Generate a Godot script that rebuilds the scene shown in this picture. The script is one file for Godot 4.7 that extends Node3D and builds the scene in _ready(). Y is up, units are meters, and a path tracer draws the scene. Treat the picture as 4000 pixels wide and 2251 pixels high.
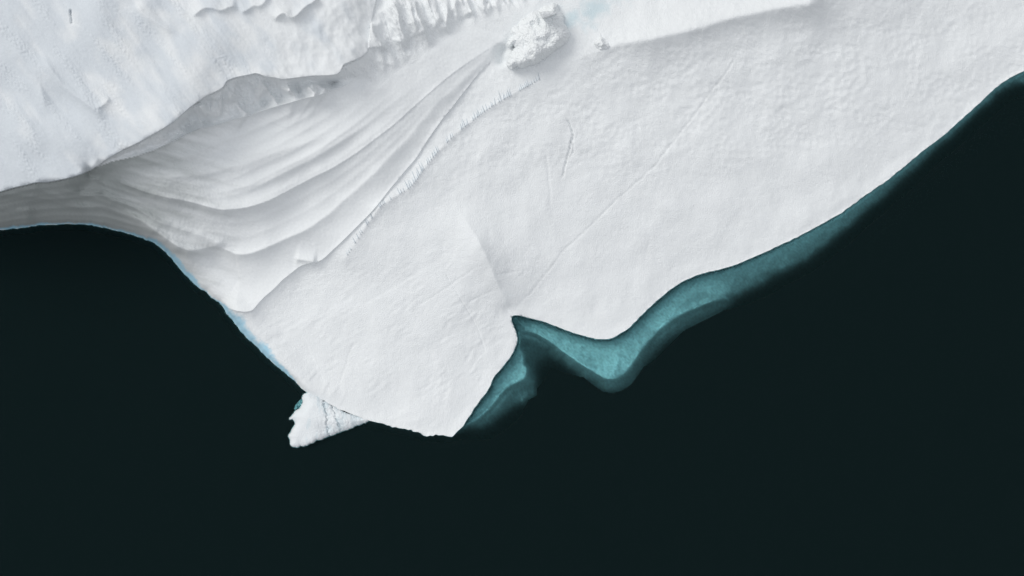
extends Node3D
# An iceberg in dark water, seen straight down from the air.
# Outlines are traced in units of 0.08 m of sea surface; every point is set at its own height by place().

const METRE := 0.08
const EYE := 90.0
const WATER_INDEX := 1.06
const I0 := -40
const J0 := -40
const GW := 1105
const GH := 521
const SEA := 0
const SLAB := 1
const FLUTED := 2
const CRAG := 3
const ICEFALL := 4
const PLATEAU := 5

const CURVES := {
	"shore_left": [-60.0, 240.0, -30.0, 233.0, 0.0, 229.9, 10.4, 229.3, 19.4, 227.7, 31.3, 226.3, 44.7, 224.9, 59.6, 224.0, 74.5, 223.8, 88.0, 224.9, 102.9, 227.2, 117.8, 230.8, 131.2, 234.5, 143.1, 238.6, 155.0, 243.3, 162.5, 249.0, 169.9, 256.5, 177.4, 265.4, 184.8, 274.3, 192.3, 281.8, 200.5, 289.0, 205.0, 290.4, 210.2, 296.0, 216.1, 300.4, 219.9, 302.7, 222.9, 307.9, 228.1, 315.3, 235.5, 323.5, 244.5, 335.5, 256.4, 346.6, 268.3, 358.6, 280.2, 368.9, 288.3, 375.7, 297.2, 383.2, 306.5, 392.3, 315.1, 396.2, 324.1, 401.1, 333.0, 406.3, 341.9, 410.0, 352.4, 414.5, 361.3, 418.5, 369.5, 421.5, 383.7, 424.2, 398.6, 427.9, 412.0, 430.9, 419.5, 431.9, 425.4, 435.8, 431.4, 436.4, 437.3, 434.3, 444.8, 435.8, 453.0, 436.1],
	"shore_right": [453.0, 436.1, 456.7, 431.6, 461.9, 427.5, 467.2, 419.7, 473.1, 410.0, 479.1, 401.1, 485.0, 394.4, 489.5, 387.7, 493.2, 378.0, 499.2, 369.8, 505.9, 363.1, 511.9, 354.1, 515.6, 346.7, 517.8, 340.0, 516.4, 333.3, 513.4, 325.8, 511.1, 319.8, 511.6, 316.1, 515.6, 315.1, 522.3, 316.0, 532.8, 318.6, 547.7, 322.8, 562.6, 328.8, 574.5, 333.3, 588.8, 337.0, 598.4, 339.2, 608.1, 339.0, 615.6, 336.5, 623.0, 332.0, 630.5, 326.1, 637.9, 318.6, 645.4, 311.2, 652.8, 304.4, 660.3, 297.7, 667.7, 291.5, 676.7, 285.1, 687.1, 279.1, 699.1, 274.3, 712.5, 270.9, 725.9, 267.9, 740.8, 262.7, 755.7, 256.3, 771.3, 249.2, 788.0, 241.5, 803.3, 233.9, 818.6, 225.5, 829.8, 219.3, 842.3, 212.3, 856.2, 201.9, 871.5, 190.7, 888.2, 179.6, 904.9, 165.7, 920.2, 152.8, 935.5, 141.4, 949.4, 130.2, 961.9, 118.4, 974.5, 107.7, 980.0, 102.4, 990.3, 92.4, 1000.7, 83.5, 1012.7, 76.0, 1024.0, 70.8, 1045.0, 62.0, 1075.0, 54.0],
	"tier_one": [509.7, 318.6, 515.0, 327.6, 520.2, 331.7, 524.6, 331.0, 533.6, 332.8, 542.5, 337.2, 554.5, 345.4, 566.4, 354.4, 578.3, 362.6, 590.2, 370.0, 600.7, 376.7, 608.1, 379.4, 615.6, 379.1, 623.0, 375.3, 629.0, 369.3, 635.0, 360.3, 640.9, 351.4, 648.4, 342.5, 658.8, 330.5, 670.7, 321.6, 685.6, 312.6, 703.5, 305.2, 718.4, 300.4, 733.3, 298.0],
	"tier_one_far": [733.3, 298.0, 755.7, 286.6, 778.1, 273.9, 798.9, 263.5, 810.9, 256.0, 818.6, 249.9, 832.6, 238.7, 846.5, 226.2, 860.4, 213.7, 874.3, 202.6, 888.2, 190.1, 902.1, 177.5, 913.3, 167.8, 924.4, 156.7, 935.5, 146.9, 950.8, 134.4, 964.7, 121.9, 978.6, 109.4, 987.0, 102.4, 997.8, 90.9, 1009.7, 85.7, 1024.0, 82.0, 1045.0, 74.0, 1075.0, 66.0],
	"tier_two": [518.7, 339.5, 524.6, 348.4, 530.6, 347.2, 539.5, 349.2, 548.5, 352.9, 558.9, 358.9, 569.4, 366.3, 581.3, 375.3, 593.2, 384.9, 602.2, 390.9, 611.1, 392.8, 621.5, 390.2, 630.5, 384.2, 639.4, 372.3, 648.4, 358.9, 658.8, 346.9, 673.7, 335.0, 688.6, 327.6, 703.5, 320.1, 718.4, 312.6, 725.9, 308.2, 733.3, 298.0],
	"lobe_one": [518.1, 341.7, 520.9, 348.4, 524.6, 360.3, 526.9, 370.8, 525.8, 377.5, 518.7, 382.0, 509.7, 386.4, 502.3, 392.4, 494.8, 402.8, 485.9, 412.5, 475.4, 421.5, 462.8, 427.4],
	"lobe_two": [524.6, 348.4, 527.9, 354.4, 530.6, 366.3, 534.3, 378.2, 536.6, 390.2, 536.3, 394.9, 527.6, 399.9, 515.7, 405.1, 505.3, 411.0, 497.8, 418.5, 487.4, 425.2, 478.4, 427.1, 462.8, 428.3],
	"lip": [-60.0, 204.0, 0.0, 191.7, 13.4, 187.4, 25.0, 185.0, 35.8, 182.0, 49.2, 181.8, 62.6, 179.1, 71.6, 176.9, 80.5, 174.2, 89.4, 170.2, 94.8, 167.5, 105.5, 159.5, 116.3, 153.2, 127.0, 147.4, 136.8, 143.4, 171.5, 123.4, 180.4, 115.4, 187.6, 108.7, 196.5, 102.0, 207.3, 94.8, 218.0, 90.3, 224.3, 85.9, 225.6, 80.9, 234.1, 77.4, 243.0, 75.6, 250.2, 74.2, 256.5, 72.6, 265.4, 76.5, 277.0, 77.8, 281.5, 79.2, 287.8, 78.5, 301.2, 76.9, 310.1, 75.6, 323.5, 75.3, 332.5, 75.0, 339.6, 72.9, 342.3, 66.2, 343.2, 64.2, 350.4, 61.3, 359.3, 57.7, 364.7, 54.1, 367.8, 50.1, 368.3, 40.2, 369.2, 29.5, 370.9, 21.5, 372.7, 13.4, 375.4, 0.0, 381.0, -20.0, 384.0, -60.0],
	"crest": [94.8, 167.7, 111.8, 161.7, 134.2, 156.8, 152.0, 151.0, 165.5, 145.1, 198.3, 128.8, 209.1, 127.5, 219.8, 124.3, 229.6, 120.7, 243.0, 117.2, 250.2, 115.4, 260.9, 111.4, 274.3, 106.9, 287.8, 103.3, 305.6, 97.9, 317.3, 95.7, 328.0, 91.7, 341.4, 87.2, 350.4, 82.7, 357.5, 79.6, 362.0, 80.9],
	"icefall_foot": [362.0, 80.9, 364.1, 91.2, 382.0, 85.0, 395.4, 73.3, 413.3, 62.6, 426.7, 54.6, 433.0, 48.3, 447.3, 39.4, 475.9, 25.0, 502.7, 17.9, 529.6, 11.6, 541.2, 0.0, 560.0, -60.0],
	"fold_one": [89.4, 173.8, 107.3, 179.1, 125.2, 184.5, 138.6, 189.9, 152.0, 194.3, 165.5, 197.5, 178.9, 199.7, 192.3, 202.4, 205.7, 206.4, 214.7, 209.1, 223.6, 210.0, 232.9, 209.8, 243.6, 208.3, 255.2, 205.6, 264.2, 202.5, 273.1, 198.9, 286.5, 191.8, 298.2, 185.5, 313.4, 177.5, 329.5, 169.9, 340.2, 163.6, 353.6, 155.1, 367.0, 145.3, 378.7, 136.3, 389.4, 128.3, 400.1, 119.3, 409.6, 110.4, 422.2, 99.3, 435.7, 87.2, 449.1, 76.0, 462.5, 66.2, 475.9, 57.2, 489.3, 48.7, 498.3, 43.8, 507.2, 37.6],
	"fold_two": [80.5, 189.9, 98.4, 193.4, 111.8, 197.9, 125.2, 203.3, 134.2, 207.8, 143.1, 213.1, 152.0, 218.5, 161.0, 222.5, 174.4, 226.5, 187.8, 231.5, 201.2, 236.4, 208.4, 237.7, 214.1, 240.5, 219.4, 245.0, 225.7, 249.5],
	"fold_three": [89.4, 195.2, 102.9, 200.6, 116.3, 205.1, 129.7, 212.2, 138.6, 219.4, 152.0, 229.2, 161.0, 235.5, 169.9, 241.7, 178.9, 247.1, 186.0, 249.8, 193.2, 250.4, 202.1, 249.3, 207.8, 247.7, 215.0, 246.3, 222.1, 248.1, 229.3, 251.2, 234.7, 253.9, 241.8, 254.6, 250.8, 253.5, 259.7, 250.4, 268.6, 246.8, 277.6, 242.7, 286.5, 238.3, 295.5, 234.7, 304.4, 230.7, 313.4, 225.3, 322.3, 218.6, 331.2, 212.3, 340.2, 203.4, 349.1, 195.8, 358.1, 188.2, 368.8, 177.9, 377.8, 170.7, 384.9, 161.4, 393.9, 152.4, 402.8, 143.5, 409.6, 136.3, 418.7, 125.2, 431.2, 110.0, 440.1, 100.2, 449.1, 92.1, 458.0, 83.2, 468.8, 74.2, 474.1, 68.0, 484.8, 58.1, 493.8, 51.9],
	"ledge": [219.9, 302.7, 223.6, 305.6, 229.6, 308.6, 237.0, 310.9, 244.5, 311.9, 251.9, 310.9, 256.4, 305.6, 262.4, 298.5, 269.5, 292.4, 275.8, 287.0, 282.1, 279.9, 288.3, 275.4, 293.7, 270.9, 299.9, 266.0, 308.0, 263.3, 317.4, 262.0, 324.1, 258.4, 331.2, 251.2, 340.2, 243.2, 349.1, 234.3, 354.5, 228.9, 362.6, 220.8, 371.5, 211.9, 380.4, 201.2, 389.4, 189.5, 398.3, 178.8, 406.4, 169.0, 416.3, 158.0, 425.2, 143.1, 435.7, 128.2, 443.1, 117.8, 452.1, 107.3, 461.0, 95.4, 467.0, 88.0, 475.9, 76.0, 489.3, 62.6, 501.2, 47.7, 508.7, 39.1],
	"notch": [293.7, 258.4, 299.1, 259.5, 306.2, 260.4, 317.4, 262.2],
	"fringe": [344.7, 259.3, 377.5, 208.7, 392.4, 198.3, 402.9, 192.3, 410.3, 187.8, 417.8, 178.9, 425.2, 167.0, 434.2, 156.5, 446.1, 143.1, 459.5, 131.2, 474.4, 119.3, 489.3, 108.1, 504.2, 99.1, 519.1, 90.9, 534.0, 82.7, 547.5, 74.5],
	"band": [547.5, 71.6, 565.3, 62.6, 586.2, 55.2, 616.0, 44.7, 653.3, 37.3, 690.6, 29.8, 716.8, 22.4, 729.4, 17.9, 774.2, 8.2, 818.9, 1.5, 800.0, -20.0, 900.0, -60.0],
	"slab_ridge": [449.3, 191.6, 461.2, 212.5, 471.6, 230.4, 477.6, 239.3, 483.6, 251.3, 489.5, 264.7, 495.5, 279.6, 501.4, 293.0, 507.4, 304.9, 511.1, 313.1, 517.8, 328.0, 526.8, 348.2, 538.7, 373.5],
	"soft_one": [111.8, 167.5, 134.2, 172.9, 152.0, 176.5, 169.9, 176.9, 187.8, 174.2, 205.7, 172.9, 208.7, 172.1, 222.1, 168.5, 241.8, 165.8, 264.2, 156.0, 295.5, 145.3, 331.2, 134.5, 362.6, 122.0],
	"soft_two": [116.3, 160.4, 134.2, 161.2, 156.5, 155.0, 178.9, 155.0, 205.7, 155.9, 219.1, 160.4],
	"soft_three": [207.8, 181.0, 229.3, 187.3, 255.2, 186.4, 277.6, 176.6, 317.8, 154.2, 349.1, 136.3, 376.0, 116.6],
	"strata_one": [-13.4, 193.4, 0.0, 194.3, 17.9, 195.2, 35.8, 197.0, 49.2, 199.7, 62.6, 203.3, 76.0, 207.8, 89.4, 210.0, 102.9, 214.0],
	"strata_two": [17.9, 189.9, 35.8, 189.0, 53.7, 194.3, 67.1, 200.6, 77.8, 205.1, 89.4, 207.3],
	"strata_three": [49.2, 187.2, 58.1, 189.0, 76.0, 193.4, 89.4, 196.1, 102.9, 201.5, 116.3, 206.0, 129.7, 211.3],
	"strata_four": [-8.9, 210.0, 8.9, 210.0, 26.8, 209.4, 38.5, 210.0],
	"strata_five": [-8.9, 222.1, 0.0, 222.1, 17.9, 218.0, 35.8, 217.6],
	"plateau_top": [-60.0, 150.0, -60.0, -60.0, 150.0, -60.0, 384.0, -60.0],
	"crack_long": [746.6, 37.3, 735.4, 55.2, 723.5, 77.5, 710.1, 92.4, 699.6, 107.3, 686.2, 125.2, 675.8, 138.6, 668.3, 149.1, 660.1, 157.3, 648.9, 171.4, 639.9, 178.9, 623.5, 193.8, 601.1, 214.7, 583.4, 231.9, 562.6, 252.8, 552.1, 266.2, 540.2, 281.1, 525.3, 297.5, 511.9, 311.6],
	"scratch_one": [443.3, 269.2, 452.3, 285.6, 464.2, 304.9, 473.1, 319.8, 480.6, 334.7, 486.5, 355.6],
	"scratch_two": [416.5, 307.9, 443.3, 290.0, 461.2, 276.6, 479.1, 265.4],
	"scratch_three": [339.0, 386.9, 344.9, 367.5, 350.1, 351.1, 355.4, 340.0],
	"scratch_four": [465.7, 303.4, 480.6, 296.0, 493.2, 289.3],
	"scratch_five": [494.8, 275.7, 506.8, 273.1, 521.7, 270.9],
	"crack_short": [563.9, 117.0, 569.8, 122.2, 572.1, 128.2, 572.8, 135.7, 571.3, 144.6, 568.3, 155.0, 565.3, 164.0, 563.9, 171.4, 561.6, 178.9],
	"crack_branch": [572.8, 135.7, 574.0, 149.1, 569.8, 158.0],
	"crack_step": [546.0, 150.6, 548.2, 167.0, 549.7, 186.3, 551.9, 205.7],
	"plateau_step_one": [191.2, 17.0, 198.3, 12.5, 203.7, 8.0, 211.7, 7.6, 221.6, 11.2, 230.5, 6.3, 238.6, 7.2],
	"plateau_step_two": [239.5, 13.4, 248.4, 9.8, 252.9, 5.8, 260.9, 6.3, 266.3, 0.0, 269.0, -5.4],
	"plateau_step_three": [273.5, 22.4, 277.9, 16.1, 284.2, 12.5, 288.7, 17.0, 294.0, 17.9, 299.4, 13.4, 305.6, 6.3, 314.6, 1.8, 318.2, -2.7],
	"plateau_swell": [140.2, 13.4, 153.6, 23.3, 167.0, 28.6, 184.9, 44.7, 198.3, 53.7, 207.3, 66.2, 210.8, 89.4],
	"plateau_streak_one": [7.5, 37.3, 22.4, 59.6, 37.3, 77.5, 44.7, 104.3, 49.2, 119.3],
	"plateau_streak_two": [37.3, 49.2, 56.6, 77.5, 67.1, 89.4, 83.5, 101.4, 95.4, 110.3, 107.3, 122.2],
	"plateau_crescent": [95.4, 108.8, 104.3, 105.1, 109.6, 96.9],
	"plateau_streak_three": [134.2, 0.0, 146.1, 16.4, 164.0, 26.8, 178.9, 35.8],
	"plateau_slit": [70.8, 8.9, 71.3, 16.4, 71.9, 23.9],
	"crag_one": [224.3, 85.9, 229.6, 90.3, 234.1, 94.8, 239.5, 96.1, 243.0, 99.3, 251.1, 102.0],
	"crag_two": [237.7, 101.1, 239.5, 106.4, 243.9, 111.8, 249.3, 115.4],
	"crag_three": [239.5, 110.9, 232.3, 110.5, 227.4, 113.1, 229.6, 119.0, 231.0, 121.2],
	"crag_four": [256.5, 72.9, 260.9, 80.5, 272.6, 96.6, 278.8, 106.4],
	"crag_five": [277.0, 78.7, 278.8, 85.9, 283.3, 89.4, 293.1, 92.1, 301.2, 94.8],
	"crag_six": [303.9, 83.2, 314.6, 84.1, 321.7, 86.8, 328.9, 91.2],
	"crag_seven": [303.9, 83.2, 310.1, 89.4, 318.2, 95.3],
	"crag_eight": [187.6, 111.8, 196.5, 106.4, 206.4, 104.2],
	"crag_nine": [209.1, 96.1, 215.3, 99.7, 223.4, 99.7],
	"serac_one": [430.3, -5.4, 433.9, 5.4, 436.6, 11.6, 440.1, 18.8, 444.6, 23.3],
	"serac_two": [410.6, -5.4, 410.6, 7.2, 411.5, 16.1, 415.1, 25.0, 422.2, 34.0, 431.2, 43.8, 435.7, 46.5],
	"serac_three": [390.0, -1.8, 395.4, 5.4, 399.0, 17.9, 400.8, 29.5, 406.1, 40.2, 409.7, 50.1],
	"serac_four": [415.1, -3.6, 416.0, 11.6, 420.5, 20.6, 425.8, 28.6, 430.3, 37.6],
	"serac_five": [444.6, -5.4, 447.3, 5.4, 448.2, 13.4, 445.5, 23.3, 449.1, 35.8],
	"serac_six": [481.3, -5.4, 484.0, 6.3, 489.3, 8.9, 490.2, 0.0],
	"serac_seven": [371.3, 21.5, 373.9, 35.8, 382.9, 44.7, 381.1, 53.7],
	"serac_eight": [390.0, 57.2, 397.2, 60.8, 399.0, 71.6],
	"serac_nine": [460.7, -4.5, 462.5, 3.6, 467.0, 10.7, 470.5, 17.9],
	"boulder": [558.0, 3.6, 558.5, 7.8, 561.5, 11.3, 563.9, 15.5, 564.5, 22.1, 566.9, 26.8, 569.9, 31.0, 570.2, 37.0, 567.5, 42.3, 562.1, 45.9, 555.6, 50.7, 549.6, 55.5, 543.6, 60.2, 538.9, 63.8, 534.1, 65.9, 531.7, 64.4, 528.1, 67.1, 524.6, 68.0, 521.6, 68.9, 516.8, 67.1, 512.6, 69.8, 509.1, 69.5, 506.1, 64.7, 506.7, 60.8, 508.5, 55.5, 510.3, 51.9, 514.4, 47.7, 512.9, 45.6, 510.3, 48.6, 507.9, 47.7, 506.4, 44.1, 509.1, 38.2, 511.4, 35.2, 510.0, 32.2, 510.3, 29.2, 513.2, 25.6, 517.4, 22.1, 521.0, 17.9, 525.8, 16.1, 530.5, 11.6, 537.7, 8.9, 541.9, 6.0, 549.0, 3.6, 553.8, 3.0],
	"mound": [600.0, 32.5, 601.5, 35.8, 605.1, 38.8, 607.4, 41.7, 610.4, 45.9, 609.2, 49.5, 604.5, 50.4, 599.7, 50.1, 596.1, 47.7, 593.7, 44.1, 593.4, 41.1, 596.1, 38.8, 598.5, 37.0],
	"fragment": [308.5, 391.5, 302.9, 393.9, 301.3, 398.2, 301.9, 403.0, 298.9, 407.8, 294.2, 411.7, 292.6, 414.1, 290.2, 415.7, 288.2, 418.9, 289.0, 420.1, 292.6, 419.7, 294.2, 422.1, 293.4, 426.1, 291.0, 430.0, 288.6, 434.0, 287.8, 436.8, 289.8, 440.4, 290.2, 445.9, 291.8, 447.5, 298.9, 447.9, 300.5, 446.7, 303.7, 446.7, 307.7, 445.9, 313.2, 443.2, 316.4, 440.8, 322.0, 440.0, 327.6, 437.2, 333.9, 435.6, 338.7, 433.2, 345.0, 431.2, 351.4, 428.8, 357.8, 426.1, 362.5, 424.5, 367.3, 422.5, 369.8, 421.4, 371.3, 419.3, 359.4, 415.7, 347.4, 412.5, 335.5, 405.8, 322.0, 398.6, 314.8, 395.1],
	"toe": [301.9, 397.8, 298.1, 401.4, 294.6, 405.4, 293.5, 408.6, 294.6, 411.3, 298.9, 408.6, 303.7, 405.4, 304.5, 400.6],
	"fragment_crack_one": [323.2, 400.2, 325.2, 409.4, 326.4, 415.7, 327.2, 422.9, 328.0, 430.0, 328.7, 437.2],
	"fragment_crack_two": [330.7, 405.4, 334.7, 412.5, 335.5, 418.1, 338.7, 424.5, 341.9, 432.0],
	"melt_pool": [563.3, 10.1, 575.8, 5.4, 590.7, 1.8, 605.7, -1.2, 617.6, -2.4, 623.5, 3.6, 605.7, 13.1, 593.7, 19.7, 578.8, 25.6, 568.7, 28.0, 565.1, 22.7, 563.9, 15.5],
	"hollow": [506.1, 44.7, 501.3, 51.9, 501.3, 59.6, 504.9, 67.4],
}


var height := PackedFloat32Array()      # of every grid point
var shore := PackedFloat32Array()       # distance to the waterline
var shore_at := PackedFloat32Array()    # how far along the waterline, 0 left to 1 right
var gx := PackedFloat32Array()
var gy := PackedFloat32Array()
var region := PackedByteArray()
var snapped_to := PackedByteArray()
var tone := PackedColorArray()
var D := PackedFloat32Array()
var T := PackedFloat32Array()
var SIDE := PackedByteArray()
var QX := PackedFloat32Array()
var QY := PackedFloat32Array()
var on_plateau := false                 # whether crests are being laid on the plateau or on the rest
var rng := RandomNumberGenerator.new()
var mats := {}


func _ready() -> void:
	rng.seed = 7
	# camera
	var camera := Camera3D.new()
	camera.name = "camera"
	camera.position = Vector3(0, EYE, 0)
	camera.rotation_degrees = Vector3(-90, 0, 0)
	camera.fov = rad_to_deg(2.0 * atan(288.0 * METRE / EYE))
	camera.near = 0.5
	camera.far = 20000.0
	add_child(camera)
	# overcast sky
	var sky_look := ProceduralSkyMaterial.new()
	sky_look.sky_top_color = Color(0.735, 0.75, 0.785).linear_to_srgb()      # overcast: the zenith three times as bright as the horizon
	sky_look.sky_horizon_color = Color(0.245, 0.25, 0.262).linear_to_srgb()
	sky_look.sky_curve = 0.6
	sky_look.ground_bottom_color = Color(0.02, 0.05, 0.06)
	sky_look.ground_horizon_color = Color(0.10, 0.14, 0.16)
	sky_look.sky_energy_multiplier = 1.0
	var sky := Sky.new()
	sky.sky_material = sky_look
	var env := Environment.new()
	env.background_mode = Environment.BG_SKY
	env.sky = sky
	env.tonemap_mode = Environment.TONE_MAPPER_LINEAR
	env.tonemap_exposure = 1.1
	env.sdfgi_enabled = true
	env.ssao_enabled = true
	env.ssil_enabled = true
	var around := WorldEnvironment.new()
	around.name = "surroundings"
	around.environment = env
	add_child(around)
	# the sun behind thin cloud, in the west-northwest
	var sun := DirectionalLight3D.new()
	sun.name = "sun"
	sun.light_energy = 0.42
	sun.light_color = Color(1.0, 0.985, 0.96)
	sun.light_angular_distance = 28.0
	sun.shadow_enabled = true
	sun.sky_mode = DirectionalLight3D.SKY_MODE_LIGHT_ONLY
	add_child(sun)
	sun.look_at_from_position(Vector3(-46, 54, -28), Vector3.ZERO, Vector3.UP)
	make_materials()
	make_sea()
	shape_ice()
	make_iceberg()
	make_boulder()
	make_mound()
	make_fragment()


# ---------------------------------------------------------------- materials

func noise_of(kind: int, frequency: float, seed_value: int, octaves := 3) -> FastNoiseLite:
	var n := FastNoiseLite.new()
	n.noise_type = kind
	n.frequency = frequency
	n.seed = seed_value
	n.fractal_octaves = octaves
	return n


func grain_texture(frequency: float, seed_value: int, octaves: int) -> NoiseTexture2D:
	var t := NoiseTexture2D.new()
	t.width = 512
	t.height = 512
	t.seamless = true
	t.noise = noise_of(FastNoiseLite.TYPE_SIMPLEX_SMOOTH, frequency, seed_value, octaves)
	return t


func make_materials() -> void:
	var fine := grain_texture(0.12, 11, 3)
	for spec in [["snow", 0.92, 1.0, 0.16], ["crusted", 0.88, 3.5, 0.13], ["submerged", 0.9, 3.0, 0.2]]:
		var m := StandardMaterial3D.new()
		m.resource_name = spec[0]
		m.vertex_color_use_as_albedo = true
		m.albedo_color = Color.WHITE
		m.roughness = spec[1]
		m.metallic_specular = 0.3
		m.heightmap_enabled = true
		m.heightmap_texture = fine
		m.heightmap_scale = spec[2]
		m.uv1_triplanar = true
		m.uv1_world_triplanar = true
		m.uv1_scale = Vector3.ONE * spec[3]
		mats[spec[0]] = m
	var w := StandardMaterial3D.new()
	w.resource_name = "sea_water"
	w.refraction_enabled = true
	w.refraction_scale = (WATER_INDEX - 1.0) / 10.0
	w.albedo_color = Color(Color(0.29, 0.69, 0.73).linear_to_srgb(), 0.016)
	w.roughness = 0.02
	w.metallic_specular = 0.3
	mats["water"] = w


# ---------------------------------------------------------------- small tools

func curve(called: String, smooth := true) -> PackedVector2Array:
	var raw: Array = CURVES[called]
	var p := PackedVector2Array()
	for n in range(0, raw.size(), 2):
		p.append(Vector2(raw[n], raw[n + 1]))
	return chaikin(p) if smooth else p


func chaikin(p: PackedVector2Array) -> PackedVector2Array:
	var q := PackedVector2Array([p[0]])
	for n in p.size() - 1:
		q.append(p[n].lerp(p[n + 1], 0.25))
		q.append(p[n].lerp(p[n + 1], 0.75))
	q.append(p[p.size() - 1])
	return q


func frayed(p: PackedVector2Array) -> PackedVector2Array:
	# small breaks along the waterline, larger towards the tip
	var n := noise_of(FastNoiseLite.TYPE_SIMPLEX, 0.12, 13, 3)
	var q := PackedVector2Array()
	for k in p.size() - 1:
		var steps := maxi(1, int(p[k].distance_to(p[k + 1]) / 2.5))
		for s in steps:
			var at := p[k].lerp(p[k + 1], float(s) / steps)
			var size := lerpf(0.9, 1.9, smooth(340.0, 390.0, at.x)) if at.x < 453.0 else 0.55
			q.append(at + Vector2(n.get_noise_2d(at.x, at.y), n.get_noise_2d(at.x, at.y + 300.0)) * size)
	q.append(p[p.size() - 1])
	return q


func warp(v: float, lo: float, hi: float) -> float:
	if v < lo:
		return v - (lo - v) * (lo - v) * 0.12
	if v > hi:
		return v + (v - hi) * (v - hi) * 0.12
	return v


func place(px: float, py: float, h: float) -> Vector3:
	if h < 0.0:           # below the surface: the line of sight bends on its way into the water
		var at := Vector2(warp(px, -12.0, 1036.0) - 512.0, warp(py, -12.0, 700.0) - 288.0) * METRE
		var slant := sin(atan(at.length() / EYE)) / WATER_INDEX
		at += at.normalized() * (-h) * slant / sqrt(1.0 - slant * slant)
		return Vector3(at.x, h, at.y)
	var k := METRE * (EYE - h) / EYE
	return Vector3((warp(px, -12.0, 1036.0) - 512.0) * k, h, (warp(py, -12.0, 700.0) - 288.0) * k)


func smooth(a: float, b: float, v: float) -> float:
	return smoothstep(a, b, v)


func length_of(p: PackedVector2Array) -> float:
	var total := 0.0
	for n in p.size() - 1:
		total += p[n].distance_to(p[n + 1])
	return total


func knots(k: Array, t: float) -> float:
	for n in range(2, k.size(), 2):
		if t <= k[n]:
			return lerpf(k[n - 1], k[n + 1], (t - k[n - 2]) / maxf(k[n] - k[n - 2], 1e-6))
	return k[k.size() - 1]


func measure(p: PackedVector2Array, reach: float) -> Rect2i:
	# distance (squared), place along and side of the curve for the grid points within reach
	D.fill(1e9)
	var total := 0.0
	for n in p.size() - 1:
		total += p[n].distance_to(p[n + 1])
	var gone := 0.0
	var x_lo := GW
	var x_hi := 0
	var y_lo := GH
	var y_hi := 0
	for n in p.size() - 1:
		var a := p[n]
		var b := p[n + 1]
		var dx := b.x - a.x
		var dy := b.y - a.y
		var l2 := dx * dx + dy * dy
		if l2 < 1e-9:
			continue
		var long := sqrt(l2)
		var i_a := clampi(int(floor(minf(a.x, b.x) - reach)) - I0, 0, GW - 1)
		var i_b := clampi(int(ceil(maxf(a.x, b.x) + reach)) - I0, 0, GW - 1)
		var j_a := clampi(int(floor(minf(a.y, b.y) - reach)) - J0, 0, GH - 1)
		var j_b := clampi(int(ceil(maxf(a.y, b.y) + reach)) - J0, 0, GH - 1)
		x_lo = mini(x_lo, i_a)
		x_hi = maxi(x_hi, i_b)
		y_lo = mini(y_lo, j_a)
		y_hi = maxi(y_hi, j_b)
		for j in range(j_a, j_b + 1):
			var y := float(j + J0) - a.y
			var row := j * GW
			for i in range(i_a, i_b + 1):
				var x := float(i + I0) - a.x
				var t := clampf((x * dx + y * dy) / l2, 0.0, 1.0)
				var ex := x - t * dx
				var ey := y - t * dy
				var d := ex * ex + ey * ey
				var k := row + i
				if d < D[k]:
					D[k] = d
					T[k] = (gone + t * long) / total
					SIDE[k] = 1 if dx * y - dy * x > 0.0 else 0
					QX[k] = a.x + t * dx
					QY[k] = a.y + t * dy
		gone += long
	return Rect2i(x_lo, y_lo, maxi(0, x_hi - x_lo + 1), maxi(0, y_hi - y_lo + 1))


func fill(p: PackedVector2Array, value: int) -> void:
	for j in GH:
		var y := float(j + J0) + 0.013
		var xs := PackedFloat32Array()
		for n in p.size():
			var a := p[n]
			var b := p[(n + 1) % p.size()]
			if (a.y <= y) != (b.y <= y):
				xs.append(a.x + (y - a.y) / (b.y - a.y) * (b.x - a.x))
		xs.sort()
		for n in range(0, xs.size() - 1, 2):
			var from := clampi(int(ceil(xs[n])) - I0, 0, GW)
			var to := clampi(int(floor(xs[n + 1])) - I0 + 1, 0, GW)
			for i in range(from, to):
				region[j * GW + i] = value


func ridge(called: String, tall: float, behind: float, below: float, from := 0.12, to := 0.12, shape := [], soft := 0.0, wet := false, drop := 0.0) -> void:
	# an asymmetric crest along the curve: long back, steep lee on the right-hand side of its direction
	crest_along(curve(called), tall, behind, below, from, to, shape, soft, wet, drop)


func between(a: PackedVector2Array, b: PackedVector2Array, share: float, bend := 0.0) -> PackedVector2Array:
	# a line part of the way from one curve to another
	var p := PackedVector2Array()
	for n in 41:
		var f := n / 40.0
		p.append(along_of(a, f).lerp(along_of(b, f), share + bend * sin(f * PI)))
	return p


func along_of(p: PackedVector2Array, f: float) -> Vector2:
	var left := f * length_of(p)
	for n in p.size() - 1:
		var long := p[n].distance_to(p[n + 1])
		if left <= long:
			return p[n].lerp(p[n + 1], left / maxf(long, 1e-6))
		left -= long
	return p[p.size() - 1]


func cut(p: PackedVector2Array, x_from: float, x_to: float) -> PackedVector2Array:
	var q := PackedVector2Array()
	for v in p:
		if v.x >= x_from and v.x <= x_to:
			q.append(v)
	return q


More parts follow.
